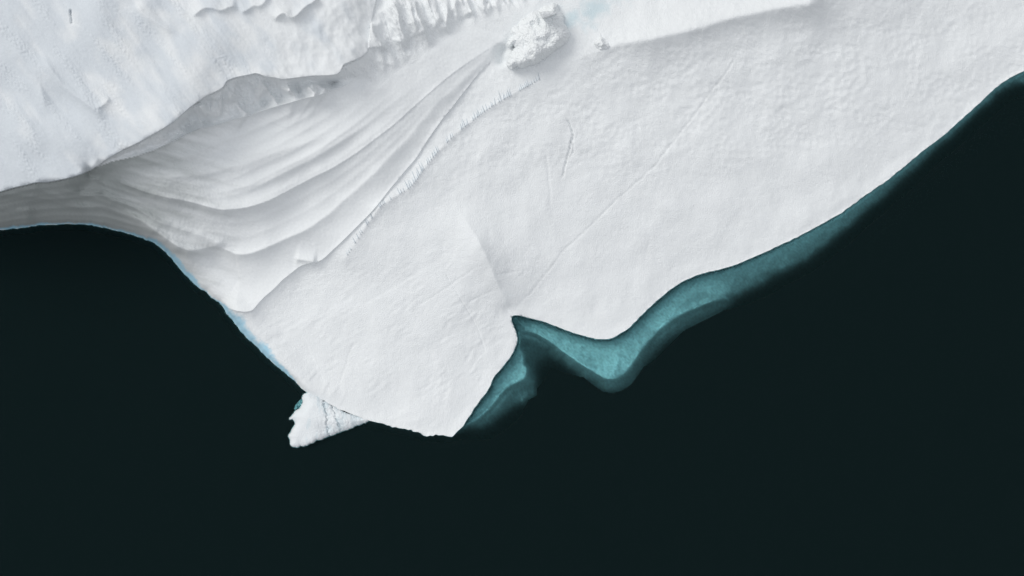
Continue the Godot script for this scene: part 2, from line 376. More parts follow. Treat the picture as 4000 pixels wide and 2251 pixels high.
func crest_along(p: PackedVector2Array, tall: float, behind: float, below: float, from: float, to: float, shape := [], soft := 0.0, wet := false, drop := 0.0) -> void:
	var far := maxf(behind, below) * 3.6
	var box := measure(p, far)
	for j in range(box.position.y, box.end.y):
		for i in range(box.position.x, box.end.x):
			var k := j * GW + i
			if D[k] > far * far or (region[k] == SEA) != wet or (region[k] == PLATEAU) != on_plateau:
				continue
			var t := T[k]
			var a := tall * smooth(0.0, from, t) * smooth(0.0, to, 1.0 - t)
			if shape:
				a *= knots(shape, t)
			var d := sqrt(D[k])
			if soft > 0.0:
				d = sqrt(d * d + soft * soft) - soft
			height[k] += a * exp(-d / (below if SIDE[k] else behind))
			if SIDE[k] and drop > 0.0 and not (snapped_to[k] and D[k] < 0.31):
				height[k] -= drop * smooth(0.0, from, t) * smooth(0.0, to, 1.0 - t) * exp(-d / 16.0)


func slit(called: String, deep: float, wide: float, wobble: float) -> void:
	var n := noise_of(FastNoiseLite.TYPE_SIMPLEX, 0.05, 91, 2)
	var p := curve(called)
	for m in p.size():
		p[m] += Vector2(n.get_noise_2d(p[m].x * 3.0, p[m].y), n.get_noise_2d(p[m].y, p[m].x * 3.0)) * wobble
	var box := measure(p, wide * 3.0)
	for j in range(box.position.y, box.end.y):
		for i in range(box.position.x, box.end.x):
			var k := j * GW + i
			if D[k] < wide * wide * 9.0 and region[k] != SEA:
				height[k] -= deep * exp(-D[k] / (wide * wide)) * smooth(0.0, 0.1, T[k]) * smooth(0.0, 0.1, 1.0 - T[k]) * (0.85 + 0.4 * n.get_noise_1d(T[k] * 900.0))


func snap(called: String) -> void:
	var box := measure(curve(called), 2.0)
	for j in range(box.position.y, box.end.y):
		for i in range(box.position.x, box.end.x):
			var k := j * GW + i
			if D[k] < 0.3 and not snapped_to[k]:
				gx[k] = QX[k]
				gy[k] = QY[k]
				snapped_to[k] = 1
				if called == "lip":
					region[k] = PLATEAU


func height_at(px: float, py: float) -> float:
	var x := clampf(px - I0, 0.0, GW - 1.001)
	var y := clampf(py - J0, 0.0, GH - 1.001)
	var i := int(x)
	var j := int(y)
	var k := j * GW + i
	return lerpf(lerpf(height[k], height[k + 1], x - i), lerpf(height[k + GW], height[k + GW + 1], x - i), y - j)


# ---------------------------------------------------------------- the form of the ice

func relax(land: bool) -> PackedFloat32Array:
	# a smooth surface through contour lines of known height, on a grid four times as coarse
	var cw := GW / 4 + 4
	var ch := GH / 4 + 4
	var v := PackedFloat32Array()
	v.resize(cw * ch)
	var fixed := PackedByteArray()
	fixed.resize(cw * ch)
	for j in ch:
		for i in cw:
			var k := mini((j - 1) * 4, GH - 1) * GW + mini((i - 1) * 4, GW - 1)
			if i < 1 or j < 1:
				v[j * cw + i] = 4.0
				continue
			if land:
				v[j * cw + i] = 4.0
				if region[k] == SEA:
					v[j * cw + i] = 0.3
					fixed[j * cw + i] = 1
			else:
				v[j * cw + i] = -6.0
				if region[k] != SEA:
					v[j * cw + i] = 0.0
					fixed[j * cw + i] = 1
				elif shore[k] > 10.0 * 10.0 and region_deep[k] == 0 and rim_far[k] > 15.0 * 15.0:
					v[j * cw + i] = -22.0
					fixed[j * cw + i] = 1
	var lines := [
		["shore_left", [0, 0.0, 1, 0.0]], ["shore_right", [0, 0.0, 1, 0.0]],
		["tier_one", [0, -0.9, 0.12, -1.0, 0.45, -0.5, 1, -1.4]], ["tier_one_far", [0, -2.4, 0.3, -2.0, 0.7, -1.7, 1, -1.4]], ["tier_two", [0, -3.0, 0.45, -3.3, 1, -3.6]],
		["lobe_one", [0, -0.7, 0.4, -0.8, 1, -0.8]], ["lobe_two", [0, -3.0, 0.5, -3.0, 1, -3.0]],
	]
	if land:
		lines = [
			["shore_left", [0, 0.15, 1, 0.35]], ["shore_right", [0, 0.4, 1, 0.4]],
			["lip", [0, 8.5, 0.12, 9.0, 0.22, 9.3, 0.4, 10.0, 0.6, 9.8, 0.8, 8.8, 1, 8.6]],
			["plateau_top", [0, 10.0, 0.3, 11.8, 0.6, 11.5, 1, 9.5]],
			["crest", [0, 9.2, 0.1, 8.4, 0.3, 7.2, 0.6, 6.8, 1, 7.3]],
			["icefall_foot", [0, 7.3, 0.5, 6.6, 1, 6.5]],
			["fold_one", [0, 6.8, 0.25, 5.2, 0.45, 4.6, 0.7, 5.7, 1, 6.3]],
			["fold_two", [0, 5.4, 0.5, 4.0, 1, 3.3]],
			["fold_three", [0, 4.8, 0.15, 3.4, 0.28, 2.6, 0.42, 2.7, 0.7, 5.0, 1, 6.1]],
			["ledge", [0, 0.5, 0.08, 1.0, 0.3, 2.1, 0.4, 2.8, 0.75, 4.9, 1, 6.0]],
			["fringe", [0, 2.7, 0.4, 4.2, 1, 5.6]],
			["band", [0, 5.6, 0.5, 5.5, 1, 5.5]],
			["slab_ridge", [0, 3.6, 0.3, 3.0, 0.62, 0.9, 0.66, 0.4, 1, 0.3]],
		]
	for line in lines:
		var p := curve(line[0], false)
		var total := 0.0
		for n in p.size() - 1:
			total += p[n].distance_to(p[n + 1])
		var gone := 0.0
		for n in p.size() - 1:
			var long := p[n].distance_to(p[n + 1])
			var steps := int(long / 2.0) + 1
			for s in steps:
				var q := p[n].lerp(p[n + 1], float(s) / steps)
				var i := clampi(int(round((q.x - I0) / 4.0)) + 1, 0, cw - 1)
				var j := clampi(int(round((q.y - J0) / 4.0)) + 1, 0, ch - 1)
				v[j * cw + i] = knots(line[1], (gone + long * s / steps) / total)
				fixed[j * cw + i] = 1
			gone += long
	for j in ch:                       # far rims of the block outside the frame
		for i in [0, cw - 1]:
			if not fixed[j * cw + i]:
				v[j * cw + i] = v[j * cw + (1 if i == 0 else cw - 2)]
	for pass_n in 140:
		for j in ch:
			for i in cw:
				var k := j * cw + i
				if fixed[k]:
					continue
				var up := v[k - cw] if j > 0 else v[k + cw]
				var down := v[k + cw] if j < ch - 1 else v[k - cw]
				var left := v[k - 1] if i > 0 else v[k + 1]
				var right := v[k + 1] if i < cw - 1 else v[k - 1]
				v[k] += 1.88 * ((up + down + left + right) * 0.25 - v[k])
	return v


var region_deep := PackedByteArray()
var rim_far := PackedFloat32Array()     # distance (squared) to the outer edge of the submerged shelf


func shape_ice() -> void:
	var count := GW * GH
	for a in [height, shore, shore_at, rim_far, gx, gy, D, T, QX, QY]:
		a.resize(count)
	for a in [region, snapped_to, SIDE, region_deep]:
		a.resize(count)
	tone.resize(count)
	for j in GH:
		for i in GW:
			gx[j * GW + i] = i + I0
			gy[j * GW + i] = j + J0
	# regions
	var sl := frayed(curve("shore_left"))
	var sr := frayed(curve("shore_right"))
	var lip := curve("lip", false)
	var crest := curve("crest", false)
	var foot := curve("icefall_foot", false)
	var p := PackedVector2Array()
	# what lies under water near the surface
	for pair in [["tier_two", "tier_one_far"], ["lobe_two", ""]]:
		p = curve(pair[0], false)
		if pair[1]:
			p.append_array(curve(pair[1], false))
			var back := sr.duplicate()
			back.reverse()
			p.append_array(back)
		fill(p, 9)
	for k in count:
		region_deep[k] = 1 if region[k] == 9 else 0
		region[k] = 0
	rim_far.fill(1e9)
	for called in ["tier_two", "tier_one_far", "lobe_two"]:
		measure(curve(called), 16.0)
		for k in count:
			rim_far[k] = minf(rim_far[k], D[k])
	p = sl.duplicate()
	p.append_array(sr)
	p.append_array(PackedVector2Array([Vector2(1080, -60), Vector2(-60, -60)]))
	fill(p, SLAB)
	var ledge := curve("ledge", false)
	p = PackedVector2Array()
	for q in curve("shore_left", false):
		if q.x > ledge[0].x:
			break
		p.append(q)
	p.append_array(curve("ledge"))
	var some := foot.slice(0, 9)
	some.reverse()
	p.append_array(some)
	some = crest.duplicate()
	some.reverse()
	p.append_array(some)
	some = lip.slice(0, 11)
	some.reverse()
	p.append_array(some)
	fill(p, FLUTED)
	p = lip.slice(10, 37)
	some = crest.duplicate()
	some.reverse()
	p.append_array(some)
	fill(p, CRAG)
	p = lip.slice(36)
	some = foot.duplicate()
	some.reverse()
	p.append_array(some)
	fill(p, ICEFALL)
	p = curve("lip")
	p.append(Vector2(-60, -60))
	fill(p, PLATEAU)
	# distance to the waterline
	p = sl.duplicate()
	p.append_array(sr.slice(1))
	var jag := noise_of(FastNoiseLite.TYPE_SIMPLEX, 0.16, 3, 3)
	measure(p, 62.0)
	var tip_at := length_of(sl) / length_of(p)
	for k in count:
		shore[k] = D[k]
		shore_at[k] = T[k]
		if D[k] < 0.3:
			gx[k] = QX[k]
			gy[k] = QY[k]
			snapped_to[k] = 2
	var base := relax(true)
	var bed := relax(false)
	for called in ["lip", "ledge", "crest", "fold_one"]:
		snap(called)
	# smooth upsampling of the coarse surface
	var cw := GW / 4 + 4
	var ch := GH / 4 + 4
	var w4 := []
	for s in 4:
		var f := s / 4.0
		w4.append([pow(1.0 - f, 3) / 6.0, (3.0 * f * f * f - 6.0 * f * f + 4.0) / 6.0, (-3.0 * f * f * f + 3.0 * f * f + 3.0 * f + 1.0) / 6.0, f * f * f / 6.0])
	for land in [true, false]:
		var coarse: PackedFloat32Array = base if land else bed
		var mid := PackedFloat32Array()
		mid.resize(GW * ch)
		for j in ch:
			for i in GW:
				var w: Array = w4[i & 3]
				var c := j * cw + (i >> 2)
				mid[j * GW + i] = w[0] * coarse[c] + w[1] * coarse[c + 1] + w[2] * coarse[c + 2] + w[3] * coarse[c + 3]
		for j in GH:
			var w: Array = w4[j & 3]
			var w0: float = w[0]
			var w1: float = w[1]
			var w2: float = w[2]
			var w3: float = w[3]
			var c := (j >> 2) * GW
			for i in GW:
				if (region[j * GW + i] != SEA) == land:
					height[j * GW + i] = w0 * mid[c + i] + w1 * mid[c + GW + i] + w2 * mid[c + 2 * GW + i] + w3 * mid[c + 3 * GW + i]
	# crests, folds and steps
	ridge("fold_one", 1.0, 26.0, 9.0, 0.1, 0.15, [0, 1.0, 0.3, 1.1, 0.45, 0.8, 0.65, 0.3, 1, 0.15], 0.0, false, 0.05)
	ridge("fold_two", 0.55, 16.0, 7.0, 0.25, 0.3)
	ridge("fold_three", 0.75, 18.0, 8.0, 0.15, 0.2, [0, 1.0, 0.4, 1.1, 0.55, 0.5, 0.7, 0.25, 1, 0.15])
	ridge("ledge", 0.75, 22.0, 10.0, 0.04, 0.2, [0, 0.8, 0.25, 1.0, 0.5, 0.7, 0.75, 0.45, 1, 0.2], 0.0, false, 0.12)
	ridge("notch", 0.5, 5.0, 4.0, 0.2, 0.2)
	ridge("crest", 0.95, 4.0, 11.0, 0.3, 0.2, [], 0.0, false, 0.12)
	ridge("slab_ridge", 1.1, 20.0, 55.0, 0.45, 0.3, [0, 1.0, 0.5, 0.95, 0.66, 0.5, 1, 0.3], 0.6)
	ridge("band", 1.2, 26.0, 16.0, 0.3, 0.1, [], 3.0)
	ridge("fringe", 0.22, 12.0, 5.0, 0.2, 0.2)
	ridge("soft_one", 0.5, 13.0, 8.0, 0.2, 0.35, [], 3.0)
	ridge("soft_two", 0.3, 8.0, 6.0, 0.3, 0.3, [], 2.0)
	ridge("soft_three", 0.3, 12.0, 7.0, 0.25, 0.3, [], 2.0)
	# fine grooves: across the wall below the lip, and sweeping down the snow fan
	var wall_top := cut(curve("lip"), -50.0, 92.0)
	wall_top.append_array(cut(curve("fold_one"), 95.0, 185.0))
	var wall_foot := cut(curve("shore_left"), -50.0, 200.0)
	for f in [0.14, 0.26, 0.37, 0.47, 0.58, 0.68, 0.8, 0.9]:
		crest_along(between(wall_top, wall_foot, f, rng.randf_range(-0.05, 0.05)), rng.randf_range(0.3, 0.5), 5.0, 2.4, 0.1, 0.35, [0, 1.0, 0.4, 0.6, 0.6, 1.0, 1, 0.6], 0.8)
	var fan_top := cut(curve("crest"), 110.0, 300.0)
	var fan_foot := cut(curve("fold_one"), 110.0, 470.0)
	for f in [0.22, 0.36, 0.5, 0.62, 0.73, 0.84, 0.93]:
		crest_along(between(fan_top, fan_foot, f, rng.randf_range(-0.03, 0.03)), rng.randf_range(0.08, 0.2), 8.0, 3.5, 0.15, 0.3, [], 0.8)
	var fan_next := cut(curve("fold_three"), 110.0, 480.0)
	for f in [0.3, 0.62]:
		crest_along(between(fan_foot, fan_next, f), 0.08, 8.0, 3.5, 0.25, 0.25, [], 0.8)
	for n in ["strata_one", "strata_two", "strata_three", "strata_four", "strata_five"]:
		ridge(n, 0.5, 6.0, 3.5, 0.25, 0.25, [], 1.2)
	on_plateau = true
	ridge("plateau_step_one", 0.35, 9.0, 2.5, 0.15, 0.15)
	ridge("plateau_step_two", 0.3, 9.0, 2.5, 0.15, 0.1)
	ridge("plateau_step_three", 0.5, 9.0, 2.5, 0.15, 0.05)
	ridge("plateau_streak_one", 0.2, 6.0, 4.0, 0.25, 0.25, [], 1.5)
	ridge("plateau_streak_two", 0.3, 7.0, 4.0, 0.25, 0.2, [], 1.5)
	ridge("plateau_streak_three", 0.25, 7.0, 5.0, 0.2, 0.3, [], 1.5)
	ridge("plateau_crescent", 0.2, 4.0, 2.0, 0.2, 0.2)
	on_plateau = false
	for n in ["crag_one", "crag_two", "crag_four", "crag_five", "crag_six", "crag_seven", "crag_eight", "crag_nine"]:
		ridge(n, 0.8, 3.5, 10.0, 0.4, 0.2)
	for n in ["serac_one", "serac_two", "serac_three", "serac_four", "serac_five", "serac_six", "serac_seven", "serac_nine"]:
		ridge(n, 0.6, 4.0, 9.0, 0.15, 0.25)
	ridge("tier_one", 0.7, 9.0, 3.0, 0.06, 0.12, [], 0.6, true)
	ridge("lobe_one", 0.7, 3.0, 9.0, 0.06, 0.12, [], 0.6, true)
	for line in [["tier_one", 1], ["lobe_one", 0]]:
		var trench := measure(curve(line[0]), 12.0)
		for j in range(trench.position.y, trench.end.y):
			for i in range(trench.position.x, trench.end.x):
				var k := j * GW + i
				if region[k] == SEA and D[k] < 144.0 and SIDE[k] == line[1]:
					height[k] -= 0.45 * exp(-pow((sqrt(D[k]) - 3.0) / 2.5, 2.0)) * smooth(0.0, 0.08, T[k]) * smooth(0.0, 0.08, 1.0 - T[k])
	slit("crack_long", 0.08, 0.6, 1.2)
	slit("crack_short", 0.2, 0.6, 1.0)
	slit("crack_branch", 0.10, 0.7, 1.0)
	slit("crack_step", 0.06, 1.4, 2.0)
	for n in ["scratch_one", "scratch_two", "scratch_three", "scratch_four", "scratch_five"]:
		slit(n, 0.07, 0.5, 0.8)
	slit("plateau_slit", 0.3, 1.0, 0.5)
	# broken ice calms down towards the smooth snow
	var calm := PackedFloat32Array()
	calm.resize(count)
	calm.fill(1e9)
	for called in ["icefall_foot", "crest", "lip"]:
		measure(curve(called), 20.0)
		for k in count:
			calm[k] = minf(calm[k], D[k])
	# texture of the surface
	var broad := noise_of(FastNoiseLite.TYPE_SIMPLEX_SMOOTH, 0.008, 1, 2)
	var mids := noise_of(FastNoiseLite.TYPE_SIMPLEX_SMOOTH, 0.035, 2, 3)
	var grit := noise_of(FastNoiseLite.TYPE_SIMPLEX, 0.3, 4, 2)
	var cells := noise_of(FastNoiseLite.TYPE_CELLULAR, 0.16, 5, 1)
	cells.cellular_return_type = FastNoiseLite.RETURN_DISTANCE
	var scallop := noise_of(FastNoiseLite.TYPE_CELLULAR, 0.06, 6, 2)
	scallop.cellular_return_type = FastNoiseLite.RETURN_DISTANCE
	var streak := noise_of(FastNoiseLite.TYPE_SIMPLEX_SMOOTH, 0.05, 8, 3)
	var rough := noise_of(FastNoiseLite.TYPE_SIMPLEX, 0.03, 9, 4)
	rough.fractal_type = FastNoiseLite.FRACTAL_RIDGED
	for j in GH:
		for i in GW:
			var k := j * GW + i
			var r := region[k]
			var x := float(i + I0)
			var y := float(j + J0)
			var d := sqrt(minf(shore[k], 1200.0))
			var along := shore_at[k]
			var g := grit.get_noise_2d(x, y)
			if r == SEA:
				if region_deep[k] == 0 and d > 34.0 and height[k] < -18.5:
					continue
				var sharp := smooth(tip_at - 0.003, tip_at + 0.012, along)      # right of the tip the foot is a shelf
				if snapped_to[k] == 2:
					height[k] = lerpf(0.12, 0.5, smooth(tip_at - 0.13, tip_at - 0.08, along))
					tone[k] = Color(0.81, 0.838, 0.852)
					continue
				else:
					height[k] = height[k] * smooth(0.0, 6.0, d) - lerpf(3.0 + 6.0 * (1.0 - exp(-d / 1.5)), 0.45 + lerpf(1.6, 0.5, smooth(0.68, 0.82, along)) * exp(-d / 5.5), sharp) + 0.06 * g + 0.16 * mids.get_noise_2d(x * 2.0, y * 2.0) + 0.9 * smooth(6.0, 30.0, d) * mids.get_noise_2d(x * 0.7, y * 0.7)
				var u := 1.0 + 0.16 * g + 0.14 * mids.get_noise_2d(x * 4.0, y * 4.0)
				tone[k] = Color(0.74 * u, 0.80 * u, 0.82 * u)
				continue
			var h := height[k]
			var m := mids.get_noise_2d(x, y)
			var edge := smooth(0.0, 12.0, d)
			if r != PLATEAU:
				h += 0.22 * broad.get_noise_2d(x * 1.5, y * 1.5) * edge
			match r:
				PLATEAU:
					var a := x * 0.62 + y * 0.78
					var b := -x * 0.78 + y * 0.62
					var s := streak.get_noise_2d(a * 0.16, b * 0.75)
					var east := smooth(240.0, 330.0, x + y * 0.3)
					h += lerpf(1.6, 1.0, smooth(90.0, 300.0, x)) - 0.7 * smooth(345.0, 385.0, x) + 0.5 * broad.get_noise_2d(x, y)
					h += (1.0 - east) * (0.12 * s + 0.03 * g * smooth(0.0, 0.5, s) + 0.03 * m) + east * (0.2 * scallop.get_noise_2d(a * 0.9, b * 1.3) + 0.08 * m) + 0.012 * g
				CRAG:
					h += smooth(0.0, 9.0, sqrt(minf(calm[k], 400.0))) * (0.8 * (rough.get_noise_2d(x * 0.6 - y * 0.2, y * 0.3 + x * 0.1) - 0.75) + 0.9 * broad.get_noise_2d(x * 3.5, y * 3.5) + 0.12 * m) + 0.02 * g
				ICEFALL:
					var a := x * 0.4 + y * 0.92
					var b := -x * 0.92 + y * 0.4
					h += smooth(0.0, 18.0, sqrt(minf(calm[k], 400.0))) * (0.36 * rough.get_noise_2d(b * 1.1, a * 0.4) + 0.14 * m + 0.05 * scallop.get_noise_2d(x * 2.0, y * 2.0) + 0.02 * g)
				FLUTED:
					h += (0.03 + 0.05 * (1.0 - smooth(150.0, 260.0, x))) * m * edge + lerpf(0.032, 0.016, smooth(180.0, 280.0, x)) * g
				SLAB:
					var pits := smooth(560.0, 680.0, x + 0.2 * y) * smooth(20.0, 60.0, y - 60.0 + (x - 560.0) * 0.2) * (1.0 - smooth(150.0, 220.0, y + 0.15 * (x - 600.0)))
					pits = clampf(pits + 0.8 * smooth(80.0, 40.0, absf(y - 0.29 * (900.0 - x) + 60.0 - 60.0)), 0.0, 1.0)
					var tip := smooth(210.0, 300.0, y) * (1.0 - smooth(470.0, 540.0, x))
					var a := x * 0.83 - y * 0.56
					var b := x * 0.56 + y * 0.83
					h += 0.03 * m + 0.022 * g * smooth(-0.4, 0.4, mids.get_noise_2d(x * 0.6, y * 0.6))
					var patch := smooth(-0.25, 0.3, mids.get_noise_2d(x * 0.5 + 700.0, y * 0.8))
					h += pits * (0.02 + 0.07 * patch) * cells.get_noise_2d(x, y) + 0.05 * (1.0 - patch) * broad.get_noise_2d(x * 6.0, y * 4.0)
					var turn := 6.0 * broad.get_noise_2d(x * 2.0 + 90.0, y * 2.0)
					h += tip * 0.055 * smooth(-0.2, 0.45, mids.get_noise_2d(x * 0.7 + 300.0, y * 0.7)) * streak.get_noise_2d(a * 0.9 + turn, b * 3.0 + turn * 2.0) * edge
					h += 0.012 * streak.get_noise_2d(x * 2.5, y * 3.0)
			# the rim at the waterline
			var sharp := smooth(tip_at - 0.13, tip_at - 0.08, along)
			if d < 30.0:
				var low := lerpf(0.12, clampf(h, 0.4, 1.1), sharp)
				h = lerpf(low, h, smooth(0.0, 4.0, d)) + (1.0 - sharp) * 0.7 * (1.0 - exp(-d / 4.0)) * (1.0 - smooth(4.0, 30.0, d))
				if snapped_to[k] == 2:
					h = low
			height[k] = h
			var u := 1.0 + 0.022 * g + 0.02 * m
			var c := Color(0.81 * u, 0.838 * u, 0.852 * u)
			if r == PLATEAU:           # greyer blue in long streaks, stronger towards the left
				var greyed := streak.get_noise_2d((x * 0.62 + y * 0.78) * 0.25, (-x * 0.78 + y * 0.62) * 0.6) + 0.35 * m + (230.0 - x) / 260.0
				c = c.lerp(Color(0.64 * u, 0.69 * u, 0.735 * u), smooth(-0.4, 0.7, greyed) * 0.85)
			if r == FLUTED:            # shade of the steep wall painted in as streaky grey, deeper leftwards
				var wall_shade := streak.get_noise_2d(x * 0.25, (y - 0.25 * x) * 1.6) * 0.3 + (215.0 - x) / 130.0
				c = c.lerp(Color(0.40 * u, 0.43 * u, 0.425 * u), smooth(-0.2, 0.9, wall_shade))
			if sharp < 1.0:            # bare blue glacier ice along the waterline
				var wide := knots([0, 3.0, 0.12, 2.5, 0.155, 4.0, 0.18, 8.0, 0.203, 5.0, 0.21, 1.0, 0.222, 1.5, 0.235, 11.0, 0.265, 10.0, 0.29, 5.0, 0.305, 0.01, 1, 0.01], along)
				var blue := 1.0 - smooth(0.35, 1.0, d / wide + 0.5 * m + 0.18 * g)
				c = c.lerp(Color(0.36, 0.66, 0.83), clampf(blue, 0.0, 1.0) * 0.85)
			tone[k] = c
	# blue ice by the boulder, and the hollow melted out under it
	stain("melt_pool", Color(0.60, 0.72, 0.765), 20.0)
	var box := measure(curve("hollow"), 10.0)
	for j in range(box.position.y, box.end.y):
		for i in range(box.position.x, box.end.x):
			var k := j * GW + i
			if D[k] < 100.0 and region[k] != SEA:
				height[k] -= 0.6 * exp(-D[k] / 22.0) * smooth(0.0, 0.2, T[k]) * smooth(0.0, 0.25, 1.0 - T[k])


func stain(called: String, color: Color, feather: float) -> void:
	var p := curve(called)
	p.append(p[0])
	var n := noise_of(FastNoiseLite.TYPE_SIMPLEX, 0.04, 33, 4)
	var box := measure(p, feather * 2.0)
	for j in range(box.position.y, box.end.y):
		for i in range(box.position.x, box.end.x):
			var k := j * GW + i
			var inside := Geometry2D.is_point_in_polygon(Vector2(i + I0, j + J0), p)
			var s := (sqrt(D[k]) if inside else -minf(sqrt(D[k]), feather * 2.0)) / feather
			s = smooth(-0.5, 0.7, s + 0.6 * n.get_noise_2d(i, j))
			tone[k] = tone[k].lerp(color, s * 0.85)


# ---------------------------------------------------------------- objects

func tag(o: Node3D, label: String, category: String, group := "") -> void:
	o.set_meta("label", label)
	o.set_meta("category", category)
	if group:
		o.set_meta("group", group)


func mesh_of(v: PackedVector3Array, idx: PackedInt32Array, col: PackedColorArray) -> ArrayMesh:
	var n := PackedVector3Array()
	n.resize(v.size())
	for t in range(0, idx.size(), 3):
		var a := idx[t]
		var b := idx[t + 1]
		var c := idx[t + 2]
		var f := (v[c] - v[a]).cross(v[b] - v[a])
		n[a] += f
		n[b] += f
		n[c] += f
	for k in n.size():
		n[k] = n[k].normalized()
	var arrays := []
	arrays.resize(Mesh.ARRAY_MAX)
	arrays[Mesh.ARRAY_VERTEX] = v
	arrays[Mesh.ARRAY_NORMAL] = n
	arrays[Mesh.ARRAY_COLOR] = col
	arrays[Mesh.ARRAY_INDEX] = idx
	var m := ArrayMesh.new()
	m.add_surface_from_arrays(Mesh.PRIMITIVE_TRIANGLES, arrays)
	return m


func part(called: String, m: Mesh, material: Material, parent: Node3D) -> MeshInstance3D:
	var o := MeshInstance3D.new()
	o.name = called
	o.mesh = m
	o.material_override = material
	parent.add_child(o, true)
	return o


func make_sea() -> void:
	var plane := PlaneMesh.new()
	plane.size = Vector2(9000, 9000)
	var sea := MeshInstance3D.new()
	sea.name = "sea"
	sea.mesh = plane
	sea.material_override = mats["water"]
	sea.set_meta("kind", "structure")
	add_child(sea)
	var murk := FogMaterial.new()
	murk.density = 0.18
	murk.albedo = Color.BLACK
	var deep := FogVolume.new()
	deep.name = "sea_depths"
	deep.shape = RenderingServer.FOG_VOLUME_SHAPE_BOX
	deep.size = Vector3(9000, 40, 9000)
	deep.position = Vector3(0, -20.02, 0)
	deep.material = murk
	deep.set_meta("kind", "structure")
	add_child(deep)
	var env: Environment = (get_node("surroundings") as WorldEnvironment).environment
	env.volumetric_fog_enabled = true
	env.volumetric_fog_density = 0.0


func make_iceberg() -> void:
	var berg := Node3D.new()
	berg.name = "iceberg"
	add_child(berg)
	tag(berg, "huge white iceberg with folded snow slopes, a smooth slab and a teal submerged foot", "iceberg")
	var names := ["submerged_foot", "lower_slab", "fluted_slope", "crag_face", "icefall", "upper_plateau"]
	var looks := ["submerged", "crusted", "snow", "crusted", "crusted", "snow"]
	var lists := []
	for r in 6:
		lists.append(PackedInt32Array())
	for j in GH - 1:
		for i in GW - 1:
			var a := j * GW + i
			var b := a + 1
			var c := a + GW
			var d := c + 1
			if height[a] < -18.0 and height[d] < -18.0:
				continue
			if region[a] == SEA and shore[a] > 1600.0 and not region_deep[a] and not region_deep[d]:
				continue
			if snapped_to[b] and snapped_to[c]:
				lists[home(a, b, c)].append_array(PackedInt32Array([a, b, c]))
				lists[home(b, d, c)].append_array(PackedInt32Array([b, d, c]))
			else:
				lists[home(a, b, d)].append_array(PackedInt32Array([a, b, d]))
				lists[home(a, d, c)].append_array(PackedInt32Array([a, d, c]))
	var local := PackedInt32Array()
	local.resize(GW * GH)
	for r in 6:
		local.fill(-1)
		var idx: PackedInt32Array = lists[r]
		var v := PackedVector3Array()
		var col := PackedColorArray()
		var out := PackedInt32Array()
		out.resize(idx.size())
		for n in idx.size():
			var k := idx[n]
			if local[k] < 0:
				local[k] = v.size()
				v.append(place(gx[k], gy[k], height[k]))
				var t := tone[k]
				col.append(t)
			out[n] = local[k]
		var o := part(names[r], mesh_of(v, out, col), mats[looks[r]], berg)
		if r == SLAB:
			make_icicles(o)


func home(a: int, b: int, c: int) -> int:
	# the part that a triangle belongs to: that of its points which do not lie on a border
	var r := -1
	for k in [a, b, c]:
		if not snapped_to[k]:
			if region[k] == SEA:
				return SEA
			if r < 0 or region[k] < r:
				r = region[k]
	return r if r >= 0 else mini(region[a], mini(region[b], region[c]))


func make_icicles(parent: Node3D) -> void:
	# a comb of small frozen drips along the foot of the smooth snow ramp
	var shapes := []
	for s in 5:
		var v := PackedVector3Array()
		var idx := PackedInt32Array()
		var col := PackedColorArray()
		var bend := rng.randf_range(-0.12, 0.12)
		for n in 5:
			var f := n / 4.0
			var w := 0.5 * (1.0 - f) * (1.0 - 0.3 * f) + 0.03
			for q in [[-1.0, -0.25], [-0.35, 0.75], [0.35, 0.8], [1.0, -0.25]]:
				v.append(Vector3(q[0] * w + bend * f * f, q[1] * (1.0 - 0.75 * f), -f))
				col.append(Color(0.74, 0.79, 0.83))
		for n in 4:
			for q in 3:
				var a := n * 4 + q
				idx.append_array(PackedInt32Array([a, a + 4, a + 1, a + 1, a + 4, a + 5]))
		idx.append_array(PackedInt32Array([0, 1, 2, 0, 2, 3]))
		shapes.append(mesh_of(v, idx, col))
	var p := curve("fringe")
	var gaps := noise_of(FastNoiseLite.TYPE_SIMPLEX, 0.06, 61, 2)
	var total := 0.0
	for n in p.size() - 1:
		total += p[n].distance_to(p[n + 1])
	var at := 2.0
	while at < total - 2.0:
		var gone := 0.0
		for n in p.size() - 1:
			var long := p[n].distance_to(p[n + 1])
			if gone + long >= at:
				var q := p[n].lerp(p[n + 1], (at - gone) / long)
				var f := at / total
				var size := (rng.randf_range(2.5, 7.0) + 4.0 * pow(rng.randf(), 3.0) if f > 0.3 else rng.randf_range(2.0, 6.5)) * METRE
				if (f < 0.3 and rng.randf() < 0.45) or gaps.get_noise_1d(at) > 0.25:
					break
				var o := part("icicle", shapes[rng.randi() % 5], mats["snow"], parent)
				var turn := deg_to_rad(lerpf(28.0, 8.0, f) + rng.randf_range(-7, 7))
				var tilt := Basis(Vector3.UP, turn)
				var tip: Vector3 = tilt * Vector3(0, 0, -size / METRE)
				var rise := height_at(q.x + tip.x, q.y + tip.z) - height_at(q.x, q.y)
				var ahead := (tilt * Vector3(0, 0, -1) * size + Vector3(0, rise, 0)).normalized()
				var basis_now := Basis.looking_at(ahead, Vector3.UP)
				o.transform = Transform3D(basis_now.scaled_local(Vector3(rng.randf_range(0.10, 0.17), rng.randf_range(0.10, 0.2), size)), place(q.x, q.y, height_at(q.x, q.y)))
				break
			gone += long
		at += rng.randf_range(1.4, 3.2)


